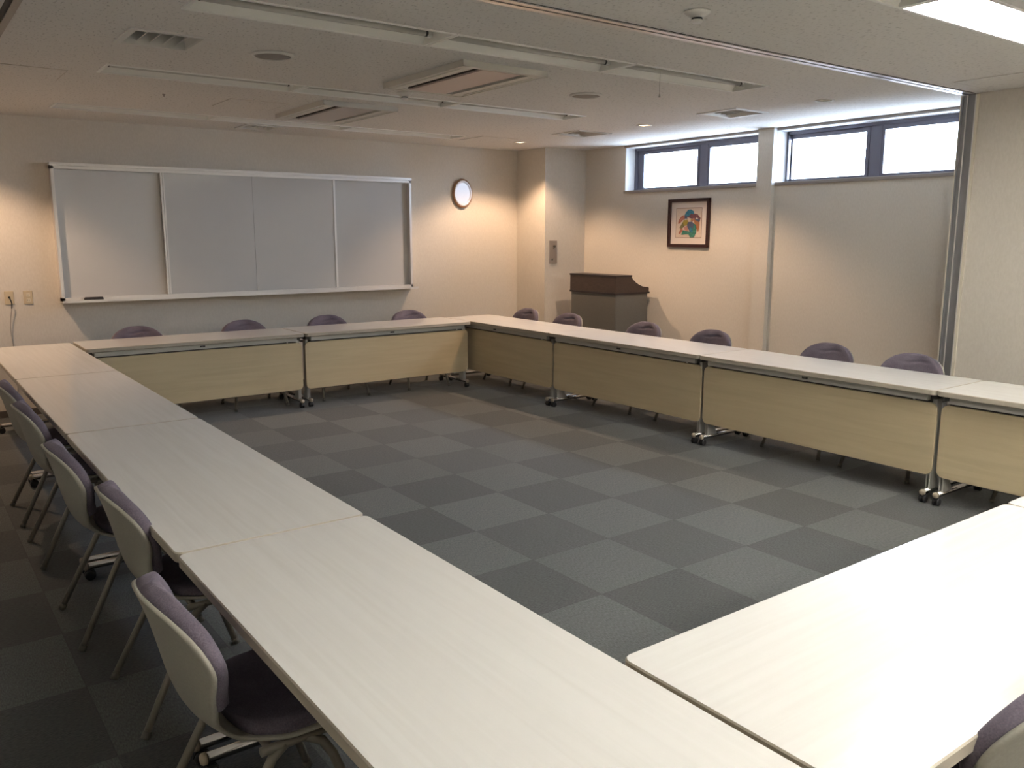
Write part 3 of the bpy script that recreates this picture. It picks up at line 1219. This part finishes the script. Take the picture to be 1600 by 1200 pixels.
for k, (mi, pts) in enumerate(ART):
    q = [(a, b) for a, b in pts]
    area = sum(q[i - 1][0] * q[i][1] - q[i][0] * q[i - 1][1] for i in range(len(q)))
    if area < 0:
        q = q[::-1]
    mb.prism(q, -0.0146 - 0.0003 * k, -0.0140, mi, plane='yz')
mb.build('print', [MAT['paper'], noise_mat('ink_teal', (0.02, 0.14, 0.22), (0.06, 0.26, 0.36), 60, 0.7), noise_mat('ink_plum', (0.13, 0.055, 0.075), (0.22, 0.09, 0.10), 60, 0.7),
                   noise_mat('ink_coral', (0.38, 0.12, 0.08), (0.46, 0.20, 0.14), 60, 0.7), plain('ink_olive', (0.36, 0.28, 0.05), 0.7),
                   noise_mat('ink_green', (0.03, 0.15, 0.11), (0.07, 0.26, 0.19), 60, 0.7), plain('ink_line', (0.22, 0.11, 0.08), 0.7),
                   plain('ink_brick', (0.38, 0.16, 0.07), 0.7), plain('ink_white', (0.65, 0.60, 0.55), 0.7),
                   plain('ink_blue', (0.09, 0.105, 0.17), 0.7), plain('ink_rose', (0.46, 0.22, 0.17), 0.7),
                   plain('ink_moss', (0.19, 0.18, 0.07), 0.7)], pc)

sp = thing('wall_control_panel', 'narrow taupe metal control plate on the corner pillar', 'switch plate', (5.298, 5.56, 1.39))
mb = MB()
mb.prism(rrect(-0.058, 0.058, -0.135, 0.135, 0.003), -0.008, -0.0005, 0, 0.0015, plane='xz')
mb.build('plate', MAT['plate'], sp)
mb = MB()
mb.lathe([(0.014, 0.0), (0.014, 0.016), (0.011, 0.018)], (0.012, -0.008, 0.068), 'y', 18)
mb.tube([(0.008, -0.018, 0.062), (-0.006, -0.022, 0.036)], 0.004, 8)
mb.build('knob', MAT['steel_dark'], sp)
mb = MB()
mb.box(-0.026, -0.012, -0.014, -0.008, -0.098, -0.082)
mb.tube([(-0.019, -0.014, -0.09), (-0.012, -0.024, -0.078)], 0.0035, 8)
mb.build('toggle', MAT['steel_dark'], sp)


def outlet(x, z, label, kind):
    t = thing('wall_outlet', label, 'outlet', (x, YB, z), 0, 'outlets left of the whiteboard')
    mb = MB()
    mb.prism(rrect(-0.035, 0.035, -0.058, 0.058, 0.004), -0.008, -0.0005, 0, 0.002, plane='xz')
    mb.build('cover_plate', MAT['outlet'], t)
    if kind == 'power':
        for dz in (-0.024, 0.022):
            mb = MB()
            mb.prism(rrect(-0.016, 0.016, dz - 0.015, dz + 0.015, 0.005), -0.0105, -0.008, 0, 0.0008, plane='xz')
            mb.box(-0.007, -0.005, -0.0109, -0.0104, dz - 0.006, dz + 0.006, 1)
            mb.box(0.005, 0.007, -0.0109, -0.0104, dz - 0.006, dz + 0.006, 1)
            mb.build('socket', [MAT['outlet_hi'], MAT['dark']], t)
    else:
        mb = MB()
        mb.lathe([(0.009, 0.0), (0.009, 0.004)], (0.0, -0.008, 0.004), 'y', 16)
        mb.build('cable_hole', MAT['dark'], t)
    return t


outlet(-0.344, 1.052, 'beige wall outlet at the left edge with a cable plugged into it', 'cable')
outlet(-0.199, 1.050, 'beige wall outlet with nothing plugged in, between the cable and the whiteboard', 'power')
pts = [(-0.344, YB - 0.012, 1.056), (-0.342, YB - 0.035, 1.045), (-0.334, YB - 0.045, 1.01), (-0.337, YB - 0.036, 0.96), (-0.347, YB - 0.028, 0.90),
       (-0.356, YB - 0.022, 0.82), (-0.358, YB - 0.018, 0.74), (-0.350, YB - 0.015, 0.62), (-0.343, YB - 0.014, 0.45), (-0.350, YB - 0.014, 0.25),
       (-0.36, YB - 0.016, 0.08), (-0.33, YB - 0.05, 0.006), (-0.20, YB - 0.10, 0.006)]
mb = MB()
dense = []
for i in range(len(pts) - 1):
    p0, p1, p2, p3 = [Vector(pts[max(0, min(len(pts) - 1, i + d))]) for d in (-1, 0, 1, 2)]
    for q in range(4):
        t = q / 4
        dense.append(0.5 * (2 * p1 + (p2 - p0) * t + (2 * p0 - 5 * p1 + 4 * p2 - p3) * t * t + (3 * p1 - p0 - 3 * p2 + p3) * t ** 3))
dense.append(Vector(pts[-1]))
mb.tube(dense[:13], 0.0048, 8, 1)
mb.tube(dense[12:], 0.0034, 8, 0)
o = mb.build('cable', [MAT['cable'], MAT['blackplastic']])
tag(o, 'thin cable hanging from the left wall outlet down behind the table', 'cable')

# ------------------------------------------------------------------ lectern
lc = thing('lectern', 'grey lectern with dark walnut top standing by the corner pillar', 'lectern', (5.215, 4.747, 0))
LW = 0.386      # half width along y
mb = MB()
mb.prism(rrect(0.006, 0.500, -LW + 0.006, LW - 0.006, 0.018, 3), 0.0, 0.945, 0)
mb.build('cabinet', MAT['lectern_grey'], lc)
mb = MB()
mb.box(-0.004, 0.515, -LW - 0.004, LW + 0.004, 0.945, 0.965)
mb.build('lower_edging', MAT['lectern_trim'], lc)
side = [(0.0, 0.965), (0.505, 0.965), (0.505, 1.008), (0.470, 1.010), (0.415, 1.018), (0.355, 1.040), (0.305, 1.068), (0.262, 1.100), (0.236, 1.128), (0.228, 1.138), (0.0, 1.138)]
mb = MB()
for y0, y1 in ((-LW, -LW + 0.022), (LW - 0.022, LW)):
    mb.prism([(a, b) for a, b in side], y0, y1, 0, plane='xz')
mb.box(0.0, 0.022, -LW + 0.022, LW - 0.022, 0.965, 1.138)
mb.box(0.483, 0.505, -LW + 0.022, LW - 0.022, 0.965, 1.008)
mb.build('upper_box', MAT['lectern_wood'], lc)
mb = MB()
mb.box(-0.006, 0.236, -LW - 0.005, LW + 0.005, 1.138, 1.156)
for y in (-LW + 0.011, LW - 0.011):
    P2 = [(x, y, z + 0.002) for x, z in side[2:10]]
    mb.tube(P2, 0.006, 6)
mb.build('top_board', MAT['lectern_trim'], lc)
mb = MB()
mb.add([(0.23, -LW + 0.024, 1.10), (0.485, -LW + 0.024, 0.985), (0.485, LW - 0.024, 0.985), (0.23, LW - 0.024, 1.10),
        (0.23, -LW + 0.024, 1.085), (0.485, -LW + 0.024, 0.970), (0.485, LW - 0.024, 0.970), (0.23, LW - 0.024, 1.085)],
       [(0, 1, 2, 3), (7, 6, 5, 4), (0, 4, 5, 1), (1, 5, 6, 2), (2, 6, 7, 3), (3, 7, 4, 0)])
mb.build('reading_desk', MAT['lectern_wood'], lc)

# ------------------------------------------------------------------ ceiling fixtures


def make_fluoro(x0, x1, y0, y1, label, lit=False, group=None):
    cx, cy = (x0 + x1) / 2, (y0 + y1) / 2
    lx, ly = (x1 - x0) / 2, (y1 - y0) / 2
    t = thing('ceiling_light', label, 'ceiling light', (cx, cy, CZ), 0, group)
    d = 0.085
    mb = MB()          # flange, just under the ceiling, and the closed box above it
    fl = 0.016
    for a, b, c, e in ((-lx, lx, -ly, -ly + fl), (-lx, lx, ly - fl, ly), (-lx, -lx + fl, -ly + fl, ly - fl), (lx - fl, lx, -ly + fl, ly - fl)):
        mb.box(a, b, c, e, -0.006, 0.002)
    mb.build('flange', MAT['fixture'], t)
    mb = MB()
    o = 0.013
    yi, yt = ly - o, ly - 0.075
    for sx in (-1, 1):
        mb.box(min(sx * (lx - o), sx * (lx - 0.018)), max(sx * (lx - o), sx * (lx - 0.018)), -yi, yi, 0.0, d)
    mb.add([(-lx + o, -yi, 0), (lx - o, -yi, 0), (lx - o, -yt, d), (-lx + o, -yt, d)], [(0, 1, 2, 3)])
    mb.add([(-lx + o, yi, 0), (lx - o, yi, 0), (lx - o, yt, d), (-lx + o, yt, d)], [(3, 2, 1, 0)])
    mb.add([(-lx + o, -yt, d), (lx - o, -yt, d), (lx - o, yt, d), (-lx + o, yt, d)], [(0, 1, 2, 3)])
    # outer closing box so no light leaks from above
    mb.add([(-lx + o, -yi, 0), (lx - o, -yi, 0), (lx - o, -yi, d + 0.02), (-lx + o, -yi, d + 0.02)], [(0, 1, 2, 3)])
    mb.add([(-lx + o, yi, 0), (lx - o, yi, 0), (lx - o, yi, d + 0.02), (-lx + o, yi, d + 0.02)], [(0, 1, 2, 3)])
    mb.box(-lx + o, lx - o, -yi, yi, d + 0.005, d + 0.02)
    mb.box(-lx + o, lx - o, -0.018, 0.018, d - 0.025, d)
    mb.build('reflector', MAT['reflector'], t)
    for s in (-1, 1):
        mb = MB()
        y = s * 0.058
        mb.tube([(-lx + 0.045, y, 0.034), (lx - 0.045, y, 0.034)], 0.0155, 14)
        mb.build('tube', MAT['tube_on'] if lit else MAT['tube_off'], t)
        for e in (-1, 1):
            mb = MB()
            a, b = e * (lx - 0.045), e * (lx - 0.020)
            mb.box(min(a, b), max(a, b), y - 0.014, y + 0.014, 0.016, d)
            mb.tube([(a - e * 0.012, y, 0.034), (a + e * 0.002, y, 0.034)], 0.0162, 14, 1)
            mb.build('socket', [MAT['fixture'], MAT['steel_dark']], t)
    return t


rowname = {'A': 'row nearest the partition track', 'B': 'middle row', 'C': 'row nearest the whiteboard'}
segname = ['left', 'middle', 'right']
for k in 'ABC':
    for i, s in enumerate(SEG):
        make_fluoro(s[0], s[1], *ROWS[k], 'unlit recessed fluorescent light, %s section of the %s' % (segname[i], rowname[k]),
                    False, 'unlit fluorescent ceiling lights')
make_fluoro(2.572, 3.818, *ROWS['D'], 'lit fluorescent ceiling light glowing at the top right corner', True)
make_fluoro(1.304, 2.566, *ROWS['D'], 'unlit fluorescent ceiling light at the top edge, left of the glowing one', False)
for k, s in [(k, s) for k in 'EF' for s in SEG]:
    make_fluoro(s[0], s[1], *ROWS[k], 'lit fluorescent ceiling light in the rows behind the camera, out of view', True, 'lights behind the camera')

# pull cord of row A
mb = MB()
mb.tube([(2.901, 1.55, CZ + 0.02), (2.901, 1.55, 2.478)], 0.0012, 6)
mb.tube([(2.901, 1.55, 2.482), (2.901, 1.55, 2.462)], [0.003, 0.0075], 8)
o = mb.build('pull_cord', MAT['trim'])
tag(o, 'thin pull cord with a small bob hanging from the nearest fluorescent row', 'pull cord')


def cassette(x0, x1, y0, y1, label, gm):
    t = thing('ceiling_air_conditioner', label, 'air conditioner', ((x0 + x1) / 2, (y0 + y1) / 2, CZ), 0, 'ceiling cassette air conditioners')
    lx, ly = (x1 - x0) / 2, (y1 - y0) / 2
    mb = MB()
    sl = 0.058            # slot width
    xi = 0.145            # inner half width between slots
    yy = ly - 0.055
    zb, zt = -0.032, 0.0
    # body with slots cut: strips
    mb.box(-lx, -xi - sl, -ly, ly, zb, zt)
    mb.box(xi + sl, lx, -ly, ly, zb, zt)
    mb.box(-xi - sl, xi + sl, -ly, -yy, zb, zt)
    mb.box(-xi - sl, xi + sl, yy, ly, zb, zt)
    for s in (-1, 1):     # stepped outer lip and decorative ridges
        mb.box(min(s * lx, s * (lx - 0.018)), max(s * lx, s * (lx - 0.018)), -ly, ly, zb - 0.004, zb)
        mb.box(min(s * (lx - 0.05), s * (lx - 0.044)), max(s * (lx - 0.05), s * (lx - 0.044)), -yy + 0.04, yy - 0.04, zb - 0.003, zb)
    mb.box(-lx, lx, -ly, -ly + 0.018, zb - 0.004, zb)
    mb.box(-lx, lx, ly - 0.018, ly, zb - 0.004, zb)
    mb.build('panel', MAT['panel_ac'], t)
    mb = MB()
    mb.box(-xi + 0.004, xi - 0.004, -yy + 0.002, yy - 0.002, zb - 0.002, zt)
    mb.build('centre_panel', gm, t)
    for s in (-1, 1):
        mb = MB()
        a, b = s * (xi - 0.004), s * (xi + sl)
        mb.box(min(a, b), max(a, b), -yy, yy, zt - 0.006, zt - 0.001)
        v0 = s * (xi + 0.010)
        mb.box(min(v0, v0 + s * 0.004), max(v0, v0 + s * 0.004), -yy + 0.01, yy - 0.01, zb + 0.004, zt - 0.006)
        mb.build('air_slot', plain('air_slot_shadow', (0.055, 0.045, 0.04), 0.7) if 'air_slot_shadow' not in bpy.data.materials else bpy.data.materials['air_slot_shadow'], t)
    return t


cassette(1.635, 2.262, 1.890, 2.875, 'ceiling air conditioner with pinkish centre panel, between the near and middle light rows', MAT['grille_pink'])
cassette(1.605, 2.240, 3.772, 4.757, 'ceiling air conditioner with grey centre panel, between the middle and far light rows', MAT['grille'])

VL = ['square ceiling vent with slats at the upper left, left of the round speaker',
      'square ceiling vent with bright rim nearest the windows',
      'square ceiling vent near the corner pillar, above the lectern',
      'small square ceiling vent tucked behind the far light row by the whiteboard wall']
for (x0, x1, y0, y1), lab in zip(VENTS, VL):
    t = thing('ceiling_vent', lab, 'vent', ((x0 + x1) / 2, (y0 + y1) / 2, CZ), 0, 'square ceiling vents')
    lx, ly = (x1 - x0) / 2, (y1 - y0) / 2
    mb = MB()
    f = 0.034
    for a, b, c, e in ((-lx, lx, -ly, -ly + f), (-lx, lx, ly - f, ly), (-lx, -lx + f, -ly + f, ly - f), (lx - f, lx, -ly + f, ly - f)):
        mb.box(a, b, c, e, -0.008, 0.001)
    mb.build('frame', MAT['vent'], t)
    mb = MB()
    ix, iy = lx - 0.03, ly - 0.03
    for a, b, c, e in ((-ix, ix, -iy, -iy + 0.006), (-ix, ix, iy - 0.006, iy), (-ix, -ix + 0.006, -iy, iy), (ix - 0.006, ix, -iy, iy)):
        mb.box(a, b, c, e, 0.0, 0.11)
    mb.box(-ix, ix, -iy, iy, 0.10, 0.11)
    mb.build('duct_box', MAT['vent'], t)
    for q in range(5):
        mb = MB()
        xx = -ix + (q + 0.5) * 2 * ix / 5
        mb.add([(xx - 0.022, -iy + 0.006, 0.012), (xx - 0.022, iy - 0.006, 0.012), (xx + 0.022, iy - 0.006, 0.050), (xx + 0.022, -iy + 0.006, 0.050),
                (xx - 0.020, -iy + 0.006, 0.010), (xx - 0.020, iy - 0.006, 0.010), (xx + 0.024, iy - 0.006, 0.048), (xx + 0.024, -iy + 0.006, 0.048)],
               [(0, 1, 2, 3), (7, 6, 5, 4), (0, 4, 5, 1), (1, 5, 6, 2), (2, 6, 7, 3), (3, 7, 4, 0)])
        mb.build('slat', MAT['vent'], t)

for (x, y), lab in (((0.700, 2.425), 'round ceiling speaker at the left, between the near and middle light rows'),
                    ((3.045, 2.425), 'round ceiling speaker at the right, beyond the end of the middle light row')):
    t = thing('ceiling_speaker', lab, 'speaker', (x, y, CZ), 0, 'round ceiling speakers')
    mb = MB()
    mb.lathe([(0.118, 0.0), (0.118, -0.006), (0.112, -0.013), (0.103, -0.014), (0.100, -0.010)], (0, 0, 0), 'z', 40, cap0=True, cap1=False)
    mb.build('rim', MAT['vent'], t)
    mb = MB()
    mb.lathe([(0.102, -0.008), (0.080, -0.0125), (0.04, -0.0145), (0.001, -0.015)], (0, 0, 0), 'z', 40, cap1=False)
    mb.build('grille', MAT['speaker'], t)

DL = ['lit recessed downlight in front of the left high window', 'lit recessed downlight near the corner pillar, farthest away',
      'unlit recessed downlight nearest the right high window', 'recessed downlight by the left end of the whiteboard wall, out of view']
for (x, y), lab in zip(DOWNS, DL):
    t = thing('downlight', lab, 'downlight', (x, y, CZ), 0, 'warm recessed downlights')
    mb = MB()
    mb.lathe([(0.058, 0.001), (0.070, 0.0), (0.072, -0.004), (0.066, -0.007), (0.056, -0.004)], (0, 0, 0), 'z', 28, cap0=False, cap1=False)
    mb.build('ring', MAT['ring'], t)
    mb = MB()
    mb.lathe([(0.060, 0.0), (0.052, 0.040), (0.036, 0.085), (0.036, 0.12)], (0, 0, 0), 'z', 28, cap0=False, cap1=True)
    mb.build('cup', MAT['cup'], t)
    mb = MB()
    mb.lathe([(0.004, 0.018), (0.022, 0.024), (0.030, 0.042), (0.026, 0.070), (0.014, 0.100)], (0, 0, 0), 'z', 18, cap0=True, cap1=True)
    if x == 4.66:
        mb.build('bulb', MAT['bulb_off'], t)
        continue
    mb.build('bulb', MAT['down_in'], t)
    lo = light_obj('downlight_lamp', 'SPOT', (0, 0, 0.004), DOWN, WARM, spot_size=math.radians(124), spot_blend=0.42, shadow_soft_size=0.03)
    lo.parent = t

for (x, y, s), lab in (((1.905, 0.362, 1.0), 'smoke detector on the ceiling beside the partition track'),
                       ((1.940, 3.128, 0.95), 'smoke detector with a dark band beside the near air conditioner')):
    t = thing('smoke_detector', lab, 'smoke detector', (x, y, CZ), 0, 'smoke detectors')
    mb = MB()
    mb.lathe([(0.060 * s, 0.0), (0.060 * s, -0.005), (0.052 * s, -0.014), (0.034 * s, -0.026), (0.026 * s, -0.029)], (0, 0, 0), 'z', 30)
    mb.build('base', MAT['vent'], t)
    mb = MB()
    mb.lathe([(0.024 * s, -0.029), (0.024 * s, -0.037)], (0, 0, 0), 'z', 24)
    mb.build('dark_band', MAT['dark'], t)
    mb = MB()
    mb.lathe([(0.027 * s, -0.037), (0.027 * s, -0.046), (0.020 * s, -0.050), (0.002, -0.051)], (0, 0, 0), 'z', 24)
    mb.build('cap', MAT['ring'], t)

# flush inspection hatches
for x0, x1, y0, y1, lab in ((3.925, 4.380, 5.040, 5.495, 'flush square ceiling hatch beside the far downlight'),
                            (-0.60, -0.150, 3.62, 4.065, 'flush square ceiling hatch at the far left edge'),
                            (1.02, 1.475, 4.12, 4.575, 'flush square ceiling hatch left of the grey air conditioner'),
                            (4.655, 5.09, 0.135, 0.57, 'flush square ceiling hatch above the forward right wall')):
    t = thing('ceiling_hatch', lab, 'ceiling hatch', ((x0 + x1) / 2, (y0 + y1) / 2, CZ), 0, 'flush ceiling hatches')
    lx, ly = (x1 - x0) / 2, (y1 - y0) / 2
    mb = MB()
    mb.box(-lx + 0.006, lx - 0.006, -ly + 0.006, ly - 0.006, -0.0035, 0.0)
    mb.build('door_panel', MAT['ceil'], t)
    mb = MB()
    for a, b, c, e in ((-lx, lx, -ly, -ly + 0.004), (-lx, lx, ly - 0.004, ly), (-lx, -lx + 0.004, -ly, ly), (lx - 0.004, lx, -ly, ly)):
        mb.box(a, b, c, e, -0.003, 0.0)
    mb.build('edge_frame', MAT['hatchm'], t)
mb = MB()
mb.lathe([(0.012, 0.0), (0.010, -0.006), (0.004, -0.012), (0.004, -0.02)], (0.569, 4.223, CZ), 'z', 12)
o = mb.build('ceiling_hook', MAT['trim'])
tag(o, 'tiny hook on the ceiling between the middle and far light rows', 'hook')
